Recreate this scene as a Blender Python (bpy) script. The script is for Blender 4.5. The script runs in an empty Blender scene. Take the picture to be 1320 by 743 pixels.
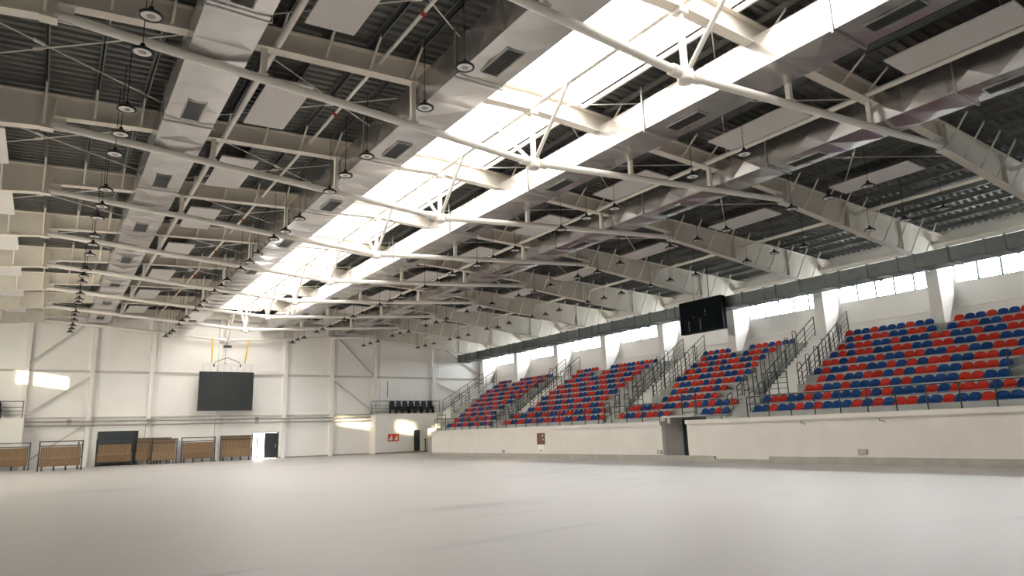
import bpy, math, random
from mathutils import Matrix, Vector
random.seed(7)
COL = bpy.context.scene.collection
SC = bpy.context.scene
PI = math.pi

# ------------------------------------------------------------------ helpers
class MB:
    """collects shapes and links them as ONE mesh object"""
    def __init__(s):
        s.v = []; s.f = []; s.m = []; s.sm = []
    def add(s, vs, fs, mi=0, smooth=False):
        b = len(s.v); s.v += [tuple(p) for p in vs]
        for f in fs:
            s.f.append(tuple(b + i for i in f)); s.m.append(mi); s.sm.append(smooth)
        return s
    def box(s, x0, x1, y0, y1, z0, z1, mi=0):
        v = [(x, y, z) for z in (z0, z1) for y in (y0, y1) for x in (x0, x1)]
        return s.add(v, [(0, 2, 3, 1), (4, 5, 7, 6), (0, 1, 5, 4), (2, 6, 7, 3), (0, 4, 6, 2), (1, 3, 7, 5)], mi)
    def tube(s, a, b, r, n=8, r2=None, mi=0, cap=True):
        a = Vector(a); b = Vector(b); d = (b - a)
        if d.length < 1e-6: return s
        d.normalize(); r2 = r if r2 is None else r2
        u = d.cross(Vector((0, 0, 1)))
        if u.length < 1e-3: u = d.cross(Vector((1, 0, 0)))
        u.normalize(); w = d.cross(u)
        vs = []
        for c, rr in ((a, r), (b, r2)):
            for k in range(n):
                t = 2 * PI * (k + .5) / n
                vs.append(c + (u * math.cos(t) + w * math.sin(t)) * rr)
        s.add(vs, [(k, (k + 1) % n, n + (k + 1) % n, n + k) for k in range(n)], mi, n > 4)
        if cap:
            s.add(vs, [tuple(range(n - 1, -1, -1)), tuple(range(n, 2 * n))], mi)
        return s
    def path(s, pts, r, n=6, mi=0):
        for a, b in zip(pts[:-1], pts[1:]): s.tube(a, b, r, n, mi=mi)
        return s
    def bar(s, a, b, w, h, mi=0):
        """rectangular bar from a to b, w wide sideways, h high"""
        a = Vector(a); b = Vector(b); d = (b - a).normalized()
        u = d.cross(Vector((0, 0, 1)))
        if u.length < 1e-3: u = Vector((1, 0, 0))
        u.normalize(); n = u.cross(d)
        vs = [c + u * (i * w / 2) + n * (j * h / 2) for c in (a, b) for i, j in ((-1, -1), (1, -1), (1, 1), (-1, 1))]
        return s.add(vs, [(0, 1, 5, 4), (1, 2, 6, 5), (2, 3, 7, 6), (3, 0, 4, 7), (3, 2, 1, 0), (4, 5, 6, 7)], mi)
    def prism(s, poly, y0, y1, mi=0):
        """xz polygon extruded along y"""
        n = len(poly)
        vs = [(x, y0, z) for x, z in poly] + [(x, y1, z) for x, z in poly]
        return s.add(vs, [tuple(range(n)), tuple(range(2 * n - 1, n - 1, -1))] +
                     [(i, n + i, n + (i + 1) % n, (i + 1) % n) for i in range(n)], mi)
    def lathe(s, prof, c=(0, 0, 0), n=16, mi=0):
        vs = []
        for r, z in prof:
            for k in range(n):
                t = 2 * PI * k / n
                vs.append((c[0] + r * math.cos(t), c[1] + r * math.sin(t), c[2] + z))
        fs = []
        for i in range(len(prof) - 1):
            for k in range(n):
                fs.append((i * n + k, i * n + (k + 1) % n, (i + 1) * n + (k + 1) % n, (i + 1) * n + k))
        return s.add(vs, fs, mi, True)
    def mesh(s, name, mats):
        me = bpy.data.meshes.new(name)
        me.from_pydata(s.v, [], s.f)
        for m in (mats if isinstance(mats, (list, tuple)) else [mats]): me.materials.append(m)
        me.polygons.foreach_set('material_index', s.m)
        me.polygons.foreach_set('use_smooth', s.sm)
        me.update()
        return me
    def build(s, name, mats, parent=None):
        o = bpy.data.objects.new(name, s.mesh(name, mats)); COL.objects.link(o)
        if parent: o.parent = parent
        return o

def tag(o, label=None, cat=None, group=None, kind=None):
    if label: o['label'] = label
    if cat: o['category'] = cat
    if group: o['group'] = group
    if kind: o['kind'] = kind
    return o
def empty(name, loc=(0, 0, 0), rz=0):
    o = bpy.data.objects.new(name, None); o.empty_display_size = .2
    o.location = loc; o.rotation_euler = (0, 0, rz); COL.objects.link(o)
    return o
def copy_tree(o, parent=None):
    c = o.copy(); COL.objects.link(c)
    if parent: c.parent = parent
    for ch in list(o.children): copy_tree(ch, c)
    return c
ORD = ['zeroth', 'first', 'second', 'third', 'fourth', 'fifth', 'sixth', 'seventh', 'eighth', 'ninth', 'tenth', 'eleventh',
       'twelfth', 'thirteenth', 'fourteenth', 'fifteenth', 'sixteenth', 'seventeenth', 'eighteenth', 'nineteenth', 'twentieth',
       'twenty-first', 'twenty-second', 'twenty-third', 'twenty-fourth', 'twenty-fifth', 'twenty-sixth', 'twenty-seventh',
       'twenty-eighth', 'twenty-ninth', 'thirtieth', 'thirty-first', 'thirty-second', 'thirty-third', 'thirty-fourth', 'thirty-fifth',
       'thirty-sixth', 'thirty-seventh', 'thirty-eighth', 'thirty-ninth', 'fortieth']

# ------------------------------------------------------------------ materials
def mat(name, col, rough=.6, metal=0.0, var=.06, scale=3.0, bump=0.0, bscale=40.0, spec=.4, stretch=None):
    m = bpy.data.materials.new(name); m.use_nodes = True
    nt = m.node_tree; b = nt.nodes['Principled BSDF']
    b.inputs['Roughness'].default_value = rough; b.inputs['Metallic'].default_value = metal
    b.inputs['Specular IOR Level'].default_value = spec
    tc = nt.nodes.new('ShaderNodeTexCoord'); src = tc.outputs['Object']
    if stretch:
        mp = nt.nodes.new('ShaderNodeMapping'); mp.inputs['Scale'].default_value = stretch
        nt.links.new(src, mp.inputs['Vector']); src = mp.outputs['Vector']
    n = nt.nodes.new('ShaderNodeTexNoise'); n.inputs['Scale'].default_value = scale; n.inputs['Detail'].default_value = 5
    nt.links.new(src, n.inputs['Vector'])
    r = nt.nodes.new('ShaderNodeValToRGB')
    r.color_ramp.elements[0].position = .3; r.color_ramp.elements[1].position = .7
    r.color_ramp.elements[0].color = tuple(max(0, c * (1 - var)) for c in col) + (1,)
    r.color_ramp.elements[1].color = tuple(min(1, c * (1 + var)) for c in col) + (1,)
    nt.links.new(n.outputs['Fac'], r.inputs['Fac']); nt.links.new(r.outputs['Color'], b.inputs['Base Color'])
    if bump:
        n2 = nt.nodes.new('ShaderNodeTexNoise'); n2.inputs['Scale'].default_value = bscale
        nt.links.new(src, n2.inputs['Vector'])
        bp = nt.nodes.new('ShaderNodeBump'); bp.inputs['Strength'].default_value = bump; bp.inputs['Distance'].default_value = .02
        nt.links.new(n2.outputs['Fac'], bp.inputs['Height']); nt.links.new(bp.outputs['Normal'], b.inputs['Normal'])
    return m

M = {}
M['wall'] = mat('wall_paint', (.80, .775, .745), .7, var=.03, scale=.7)
M['wallpanel'] = mat('wall_panel', (.86, .84, .815), .65, var=.03, scale=.5)
M['steel'] = mat('white_painted_steel', (.80, .76, .70), .45, var=.05, scale=1.2)
M['rafter'] = mat('cream_painted_rafter', (.74, .69, .61), .5, var=.07, scale=.9)
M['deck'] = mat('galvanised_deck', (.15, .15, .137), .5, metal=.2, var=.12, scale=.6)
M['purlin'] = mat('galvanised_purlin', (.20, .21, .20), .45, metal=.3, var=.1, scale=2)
M['duct'] = mat('galvanised_duct', (.60, .58, .575), .24, metal=.93, var=.05, scale=1.1)
M['eaveduct'] = mat('grey_duct', (.135, .15, .148), .5, metal=.3, var=.12, scale=1.5)
M['grille'] = mat('dark_grille', (.05, .05, .05), .5, var=.1)
M['grilleframe'] = mat('grille_frame', (.35, .34, .33), .4, metal=.6)
M['panel'] = mat('white_ceiling_panel', (.66, .63, .61), .6, var=.03, scale=14)
M['concrete'] = mat('terrace_concrete', (.41, .42, .40), .8, var=.1, scale=1.5, bump=.15)
M['kerb'] = mat('kerb_concrete', (.30, .285, .26), .8, var=.12, scale=2.2, bump=.2)
M['lobby'] = mat('lobby_render', (.46, .42, .37), .8, var=.1, scale=2)
M['whitestair'] = mat('white_stair_paint', (.93, .93, .91), .4, var=.02)
M['rail'] = mat('dark_rail_paint', (.022, .028, .030), .4, var=.1)
M['black'] = mat('black_plastic', (.012, .014, .016), .45, var=.1)
M['screen'] = mat('screen_face', (.022, .025, .026), .5, var=.08, scale=30)
M['board'] = mat('scoreboard_face', (.005, .007, .009), .85, var=.2, scale=8, spec=.08)
M['red'] = mat('red_seat_plastic', (.53, .030, .016), .5, var=.08, scale=4, spec=.22)
M['blue'] = mat('blue_seat_plastic', (.006, .052, .215), .5, var=.08, scale=4, spec=.22)
M['wood'] = mat('bench_wood', (.15, .088, .044), .6, var=.25, scale=3, stretch=(1, 1, 6))
M['woodlight'] = mat('pale_bench_wood', (.205, .128, .068), .6, var=.18, scale=3, stretch=(6, 1, 1))
M['darkdoor'] = mat('dark_door', (.028, .036, .038), .5, var=.1)
M['whiteplastic'] = mat('white_plastic', (.78, .77, .74), .4, var=.02)
M['lens'] = mat('lamp_lens', (.82, .80, .76), .35, var=.02)
M['yellow'] = mat('yellow_strap', (.62, .40, .03), .6, var=.08)
M['redpaint'] = mat('red_sign', (.62, .07, .03), .5, var=.04)
M['brown'] = mat('brown_board', (.11, .045, .025), .6, var=.2, scale=12)
M['paper'] = mat('paper', (.72, .68, .63), .7, var=.03)
M['pipe'] = mat('grey_pipe', (.36, .34, .31), .45, metal=.3, var=.08)
M['chair'] = mat('dark_chair_fabric', (.022, .032, .036), .7, var=.15, scale=6)
M['redfit'] = mat('red_coupling', (.45, .04, .03), .5)
M['front'] = mat('stand_wall_paint', (.58, .55, .52), .75, var=.04, scale=1.1)
M['brace'] = mat('brace_paint', (.50, .48, .445), .6, var=.05)
M['gapdark'] = mat('dark_gap_backing', (.05, .026, .013), .7, var=.2)
M['alu'] = mat('grey_window_bar', (.16, .19, .21), .45, metal=.3)
M['mark'] = mat('grey_mark', (.30, .31, .32), .5)

def make_floor():
    m = bpy.data.materials.new('pale_ice_floor'); m.use_nodes = True
    nt = m.node_tree; b = nt.nodes['Principled BSDF']
    tc = nt.nodes.new('ShaderNodeTexCoord')
    mp = nt.nodes.new('ShaderNodeMapping'); mp.inputs['Scale'].default_value = (.10, .35, 1); mp.inputs['Rotation'].default_value = (0, 0, .5)
    nt.links.new(tc.outputs['Object'], mp.inputs['Vector'])
    n1 = nt.nodes.new('ShaderNodeTexNoise'); n1.inputs['Scale'].default_value = 1.6; n1.inputs['Detail'].default_value = 8; n1.inputs['Roughness'].default_value = .62
    n1.inputs['Distortion'].default_value = 1.2
    nt.links.new(mp.outputs['Vector'], n1.inputs['Vector'])
    r1 = nt.nodes.new('ShaderNodeValToRGB')
    e = r1.color_ramp.elements
    e[0].position = .30; e[0].color = (.32, .325, .33, 1); e[1].position = .43; e[1].color = (.455, .437, .43, 1)
    k = e.new(.75); k.color = (.49, .468, .459, 1)
    nt.links.new(n1.outputs['Fac'], r1.inputs['Fac'])
    n2 = nt.nodes.new('ShaderNodeTexNoise'); n2.inputs['Scale'].default_value = 9; n2.inputs['Detail'].default_value = 8
    nt.links.new(tc.outputs['Object'], n2.inputs['Vector'])
    mx = nt.nodes.new('ShaderNodeMix'); mx.data_type = 'RGBA'; mx.blend_type = 'MULTIPLY'; mx.inputs['Factor'].default_value = .16
    nt.links.new(r1.outputs['Color'], mx.inputs[6]); nt.links.new(n2.outputs['Color'], mx.inputs[7])
    nt.links.new(mx.outputs[2], b.inputs['Base Color'])
    mr = nt.nodes.new('ShaderNodeMapRange'); mr.inputs[3].default_value = .34; mr.inputs[4].default_value = .62
    nt.links.new(n1.outputs['Fac'], mr.inputs[0]); nt.links.new(mr.outputs[0], b.inputs['Roughness'])
    b.inputs['Specular IOR Level'].default_value = .32
    bp = nt.nodes.new('ShaderNodeBump'); bp.inputs['Strength'].default_value = .12; bp.inputs['Distance'].default_value = .02
    nt.links.new(n2.outputs['Fac'], bp.inputs['Height']); nt.links.new(bp.outputs['Normal'], b.inputs['Normal'])
    return m
M['floor'] = make_floor()

def make_glass(name, tint, diff):
    m = bpy.data.materials.new(name); m.use_nodes = True
    nt = m.node_tree; nt.nodes.clear()
    out = nt.nodes.new('ShaderNodeOutputMaterial')
    t = nt.nodes.new('ShaderNodeBsdfTransparent'); t.inputs['Color'].default_value = tint + (1,)
    g = nt.nodes.new('ShaderNodeBsdfGlossy'); g.inputs['Roughness'].default_value = .08
    a = nt.nodes.new('ShaderNodeMixShader'); a.inputs[0].default_value = .05
    nt.links.new(t.outputs[0], a.inputs[1]); nt.links.new(g.outputs[0], a.inputs[2])
    last = a
    if diff:
        d = nt.nodes.new('ShaderNodeBsdfTranslucent'); d.inputs['Color'].default_value = (.9, .9, .88, 1)
        n = nt.nodes.new('ShaderNodeTexNoise'); n.inputs['Scale'].default_value = .5
        mr = nt.nodes.new('ShaderNodeMapRange'); mr.inputs[3].default_value = diff * .6; mr.inputs[4].default_value = diff * 1.4
        nt.links.new(n.outputs['Fac'], mr.inputs[0])
        c = nt.nodes.new('ShaderNodeMixShader')
        mr.clamp = False
        nt.links.new(mr.outputs[0], c.inputs[0]); nt.links.new(a.outputs[0], c.inputs[1]); nt.links.new(d.outputs[0], c.inputs[2]); last = c
    nt.links.new(last.outputs[0], out.inputs[0])
    return m
M['frost'] = make_glass('frosted_glass', (.0, .0, .0), 1.6)
M['glass'] = make_glass('window_glass', (.96, .985, 1.0), 0)
M['milky'] = make_glass('milky_polycarbonate', (.27, .264, .258), .11)

# ------------------------------------------------------------------ dimensions (metres)
def F(i): return 15.7412 + (i - 2) * 6.0          # y of roof frame i; frame 9 stands at the end wall
YB = -14.3                                        # back of the hall, behind the camera
YE = 58.3                                         # end wall with the hanging screen
WX = 25.0                                         # side walls
def ztop(x): return 11.6 - .0487 * abs(x)         # top of the rafters = underside of the purlins
def zbot(x):
    x = abs(x)
    pts = [(0, 10.95), (8, 10.63), (12.05, 10.36)] if x <= 12.2 else [(12.2, 10.02), (21.0, 9.10), (23.4, 8.85), (25, 8.8)]
    for (a, za), (b, zb) in zip(pts[:-1], pts[1:]):
        if x <= b: return za + (zb - za) * (x - a) / (b - a)
    return pts[-1][1]
PX = [1.75 + 1.168 * k for k in range(20)]        # purlin lines either side of the ridge
SKY = 1.95                                        # half width of the skylight

# ------------------------------------------------------------------ the shell
tag(MB().box(-WX - .3, WX + .3, YB, YE + .3, -.3, 0).build('floor', M['floor']), 'pale worn rink floor with faint grey streaks', 'floor', kind='structure')

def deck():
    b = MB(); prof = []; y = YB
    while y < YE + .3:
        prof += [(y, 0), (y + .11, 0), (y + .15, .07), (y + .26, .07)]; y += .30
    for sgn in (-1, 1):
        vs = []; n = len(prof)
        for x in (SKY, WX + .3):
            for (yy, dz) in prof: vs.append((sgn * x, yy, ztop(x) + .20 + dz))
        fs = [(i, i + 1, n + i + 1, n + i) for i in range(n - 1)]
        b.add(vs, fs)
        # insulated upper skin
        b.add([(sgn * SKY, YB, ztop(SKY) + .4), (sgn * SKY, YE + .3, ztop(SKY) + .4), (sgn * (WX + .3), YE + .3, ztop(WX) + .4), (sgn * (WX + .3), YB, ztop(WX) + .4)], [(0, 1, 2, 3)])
    # deck closing the ridge beyond the skylight's ends; unseen near end set to cut light by the camera
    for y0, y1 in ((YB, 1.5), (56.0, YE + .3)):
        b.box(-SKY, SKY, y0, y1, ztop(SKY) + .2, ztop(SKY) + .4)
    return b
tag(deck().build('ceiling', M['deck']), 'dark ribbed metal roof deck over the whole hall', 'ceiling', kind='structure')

def side_wall(s, wins, z0, z1):
    """s = side sign; wins = list of (y0, y1[, z0, z1]) openings"""
    b = MB(); x0, x1 = (WX, WX + .3) if s > 0 else (-WX - .3, -WX)
    edges = sorted({YB, YE + .3} | {w[0] for w in wins} | {w[1] for w in wins})
    for a, c in zip(edges[:-1], edges[1:]):
        w = [q for q in wins if q[0] <= a + 1e-6 and q[1] >= c - 1e-6]
        if not w: b.box(x0, x1, a, c, 0, 10.75)
        else:
            q = w[0]; lo, hi = (q[2], q[3]) if len(q) > 2 else (z0, z1)
            b.box(x0, x1, a, c, 0, lo); b.box(x0, x1, a, c, hi, 10.75)
    return b
SZ0, SZ1 = 7.90, 9.15
RW = [(F(i) + .62, F(i + 1) - .33) for i in range(-2, 9)]
wr = side_wall(1, RW, SZ0, SZ1).build('wall_right', M['wall'])
tag(wr, 'white wall with clerestory windows behind the seating stand', 'wall', kind='structure')
CLEAR = [(-4.7, -3.9, 4.3, 5.3), (-3.3, -2.5, 4.3, 5.3), (-1.9, -1.1, 4.3, 5.3), (12.0, 14.0, 7.75, 8.65), (15.9, 17.7, 7.75, 8.65), (20.9, 23.9, 7.75, 8.4), (43.4, 46.6, 7.55, 8.45)]  # lowest openings are added out of view to throw sun streaks on the floor
LW = CLEAR + [(4.3, 11.4), (24.6, 32.6, 4.8, 9.3), (33.9, 42.6, 3.6, 9.3), (47.2, 52.5, 6.4, 9.3)]  # frosted openings after CLEAR are added out of view to brighten the hall
wl = side_wall(-1, LW, 7.6, 8.9).build('wall_left', M['wall'])
tag(wl, 'white side wall opposite the seating stand', 'wall', kind='structure')
tag(MB().box(-WX - .3, WX + .3, YB - .3, YB, 0, 12.4).build('wall_back', M['wall']), 'white wall behind the camera', 'wall', kind='structure')
we = MB()
D1 = (2.42, 4.36, 2.04)
we.box(-WX, D1[0], YE, YE + .3, 0, 10.3); we.box(D1[1], WX, YE, YE + .3, 0, 10.3); we.box(D1[0], D1[1], YE, YE + .3, D1[2], 10.3)
we.prism([(-WX, 10.3), (WX, 10.3), (WX, ztop(WX) + .35), (0, ztop(0) + .35), (-WX, ztop(WX) + .35)], YE, YE + .3)
for s in (1,):
    pass
EC = [-18.4, -12.85, -8.95, -5.15, -.38, 4.75, 8.7, 12.6, 18.45, 23.9]
for a, c in zip(EC[:-1], EC[1:]):                 # shallow cladding trays between the posts
    for z0, z1 in ((3.62, 6.5), (6.85, 9.6)):
        we.box(a + .55, c - .45, YE - .025, YE, z0 + .1, z1 - .15, 1)
tag(we.build('wall_end', [M['wallpanel'], M['wallpanel']]), 'white panelled end wall behind the hanging screen', 'wall', kind='structure')

# windows on the stand wall
n_ = 0
for i, (a, c) in enumerate(RW):
    n_ += 1
    b = MB(); x0, x1 = WX + .05, WX + .13
    b.box(x0, x1, a, c, SZ0, SZ0 + .05); b.box(x0, x1, a, c, SZ1 - .05, SZ1)
    k = 5; w = (c - a) / k
    for j in range(k + 1):
        y = a + j * w; b.box(x0, x1, max(a, y - .04), min(c, y + .04), SZ0 + .05, SZ1 - .05)
    o = b.build('window_%d' % n_, M['alu'])
    fr = 7 - (i - 2)
    tag(o, 'five-pane clerestory window above the stand, %s from the screen end wall' % ORD[len(RW) - i], 'window', 'clerestory windows above the stand', 'structure')
    p = MB().box(WX + .085, WX + .095, a + .02, c - .02, SZ0 + .02, SZ1 - .02).build('pane', M['glass'], o)
for j, q in enumerate(LW):
    n_ += 1
    if len(q) == 2: q = q + (7.6, 8.9)
    b = MB(); x0, x1 = -WX - .13, -WX - .07
    b.box(x0, x1, q[0], q[1], q[2], q[2] + .04); b.box(x0, x1, q[0], q[1], q[3] - .04, q[3])
    for yy in (q[0], q[1] - .05): b.box(x0, x1, yy, yy + .05, q[2], q[3])
    o = b.build('window_%d' % n_, M['whiteplastic'])
    tag(o, 'unseen high window in the wall facing the stand, %s from the camera end' % ORD[j + 1], 'window', 'unseen high windows facing the stand', 'structure')
    MB().box(-WX - .105, -WX - .095, q[0] + .02, q[1] - .02, q[2] + .02, q[3] - .02).build('pane', M['glass'] if j < len(CLEAR) else M['frost'], o)

# skylight along the ridge
SY0, SY1 = 1.5, 56.0
kb = MB(); zc = ztop(SKY) - .02
for s in (-1, 1):
    kb.box(min(s * SKY, s * (SKY + .06)), max(s * SKY, s * (SKY + .06)), SY0, SY1, zc, zc + .62)
    kb.box(min(s * (SKY - .1), s * SKY), max(s * (SKY - .1), s * SKY), SY0, SY1, zc + .57, zc + .62)
for y in (SY0, SY1 - .06): kb.box(-SKY, SKY, y, y + .06, zc, zc + .62)
sk = kb.build('window_%d' % (n_ + 1), M['steel'])
tag(sk, 'long barrel-vaulted skylight of milky sheets along the ridge', 'skylight', kind='structure')
vault = MB(); NA = 10
arc = [(-SKY * math.cos(PI * k / NA), zc + .62 + .55 * math.sin(PI * k / NA)) for k in range(NA + 1)]
vs = [(x, SY0, z) for x, z in arc] + [(x, SY1, z) for x, z in arc]
vault.add(vs, [(k, k + 1, NA + 2 + k, NA + 1 + k) for k in range(NA)])
for y in (SY0, SY1): vault.add([(x, y, z) for x, z in arc], [tuple(range(NA + 1))])
vault.build('skylight_sheet', M['milky'], sk)
rb = MB(); y = SY0 + .5
while y < SY1:
    rb.path([(x, y, z - .02) for x, z in arc], .022, 5); y += 1.2
rb.build('vault_ribs', M['steel'], sk)

# ------------------------------------------------------------------ roof frames
def rafter_mesh():
    b = MB()
    for s in (-1, 1):
        xs = [0, 4, 8, 12.05]; xo = [12.3, 16.6, 21.0, 23.4]
        poly = [(s * x, zbot(x)) for x in xs] + [(s * 12.3, 10.02)] + [(s * x, zbot(x)) for x in xo[1:]] + [(s * 24.95, 8.85), (s * 24.95, ztop(24.95)), (0, ztop(0))]
        b.prism(poly, -.012, .012)
        for seg in (xs, xo):
            for a, c in zip(seg[:-1], seg[1:]):
                b.bar((s * a, 0, zbot(a) + .015), (s * c, 0, zbot(c) + .015), .30, .035)
        b.bar((s * 0, 0, ztop(0) - .015), (s * 24.95, 0, ztop(24.95) - .015), .30, .03)
        # knee plates and web stiffeners
        b.box(min(s * 12.02, s * 12.34), max(s * 12.02, s * 12.34), -.15, .15, 9.98, 10.03)
        for x in (3.95, 12.05, 12.34, 16.6, 20.9):
            b.box(min(s * x, s * x + .03), max(s * x, s * x + .03), -.14, .14, zbot(x) + .02, ztop(x) - .02)
    return b
def make_frame():
    t = empty('roof_frame')
    rafter_mesh().build('rafter', M['rafter'], t)
    for s in (-1, 1):
        b = MB(); b.tube((s * .22, 0, 9.30), (s * 12.1, 0, 10.15), .105, 14)
        b.tube((s * .2, 0, 9.298), (s * .46, 0, 9.318), .14, 12)
        b.box(min(s * 11.75, s * 12.3), max(s * 11.75, s * 12.3), -.018, .018, 10.0, 10.4)
        b.build('tie_tube', M['steel'], t)
        for x in (3.97, 7.9):
            b = MB(); zt = 9.28 + .0716 * x
            b.box(s * x - .065, s * x + .065, -.065, .065, zt + .08, zbot(x)); b.box(s * x - .11, s * x + .11, -.11, .11, zt + .09, zt + .12)
            b.build('hanger_post', M['steel'], t)
    b = MB(); b.lathe([(.0, -.18), (.17, -.18), (.19, -.12), (.19, .12), (.15, .18), (0, .18)], (0, 0, 9.28), 16)
    b.build('hub', M['steel'], t)
    b = MB(); b.tube((0, 0, 9.4), (0, 0, 10.96), .085, 12); b.box(-.14, .14, -.14, .14, 10.84, 10.96); b.build('king_post', M['steel'], t)
    for s in (-1, 1):
        MB().tube((0, s * .1, 9.36), (0, s * 1.82, 11.08), .06, 10).build('diagonal_strut', M['steel'], t)
    for s in (-1, 1):
        for k, x in enumerate(PX):
            if x > 23.5 or k == 0: continue
            b = MB(); b.tube((s * x, -.09, zbot(x) + .06), (s * x, -.88, ztop(x) + .06), .034, 6)
            b.box(s * x - .04, s * x + .04, -.15, -.02, zbot(x) + .03, zbot(x) + .12)
            b.build('fly_brace', M['rafter'], t)
    return t
proto = make_frame()
for i in range(9, 0, -1):
    o = proto if i == 9 else copy_tree(proto)
    o.location = (0, F(i) if i < 9 else F(9) - .05, 0)
    tag(o, 'white steel roof frame with bent tie, %s out from the screen end wall' % ORD[10 - i], 'roof frame', 'steel roof frames across the hall')

# portal columns along the stand
def column_mesh():
    b = MB()
    poly = [(23.38, 4.6), (23.55, 4.6), (23.6, 5.55), (24.72, 7.3), (24.98, 8.6), (24.98, 8.85), (23.38, 8.85)]
    b.prism(poly, -.28, .28)
    return b
cm = column_mesh().mesh('wall_column', M['wall'])
for i in range(1, 10):
    o = bpy.data.objects.new('wall_column', cm); COL.objects.link(o); o.location = (0, F(i) - (.1 if i == 9 else 0), 0)
    tag(o, 'tapering white column against the window wall, %s from the screen end' % ORD[10 - i], 'column', 'tapering columns behind the stand', 'structure')

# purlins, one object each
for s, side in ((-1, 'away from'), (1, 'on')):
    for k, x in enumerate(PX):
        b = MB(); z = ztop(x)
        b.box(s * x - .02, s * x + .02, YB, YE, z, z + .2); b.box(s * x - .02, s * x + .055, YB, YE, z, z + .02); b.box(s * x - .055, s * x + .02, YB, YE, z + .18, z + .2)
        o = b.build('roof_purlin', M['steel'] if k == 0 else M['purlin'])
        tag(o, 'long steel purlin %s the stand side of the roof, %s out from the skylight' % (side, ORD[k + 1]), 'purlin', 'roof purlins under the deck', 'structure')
# long tubes that run down the hall
def long_tube(x, z, r, label, y0=YB, y1=YE, m='steel'):
    return tag(MB().tube((x, y0, z), (x, y1, z), r, 10).build('bracing_tube', M[m]), label, 'tube', 'tubes running down the hall', 'structure')
long_tube(0, 11.08, .07, 'white tube running under the middle of the skylight')
long_tube(-7.62, 10.74, .085, 'white tube running beside the outer duct opposite the stand')
long_tube(7.62, 10.74, .085, 'white tube running beside the outer duct on the stand side')
long_tube(17.3, 10.33, .085, 'white tube running between the deep haunches on the stand side')
long_tube(-17.3, 10.33, .085, 'white tube running between the deep haunches opposite the stand')
b = MB(); b.box(23.85, 24.25, YB, YE, 9.74, 9.8); b.box(24.02, 24.08, YB, YE, 9.55, 9.95)
tag(b.build('eave_beam', M['steel']), 'white eave beam above the grey duct over the stand', 'beam', 'eave beams', 'structure')

# rod cross braces in the roof plane
for i in range(1, 9):
    for s in (-1, 1):
        for j, (xa, xb) in enumerate(((1.1, 9.0), (8.3, 16.2))):
            y0, y1 = F(i), F(i + 1); z = ztop((xa + xb) / 2) - .1
            t = empty('cross_brace', (s * (xa + xb) / 2, (y0 + y1) / 2, z))
            hx, hy = (xb - xa) / 2 - .1, 2.9; dz = .0487 * hx * s
            for q in (-1, 1):
                b = MB(); b.tube((-hx, -q * hy, q * .02 + dz), (hx, q * hy, q * .02 - dz), .019, 6)
                b.tube((-.28, -q * .205, q * .02), (-.08, -q * .06, q * .02), .045, 8)
                b.build('brace_rod', M['steel'], t)
            tag(t, 'crossed white rods, %s bay from the screen end, %s pair out on %s side' % (ORD[9 - i], ('inner', 'outer')[j], ('the stand' if s > 0 else 'the other')), 'brace', 'rod bracing between roof frames')

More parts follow.
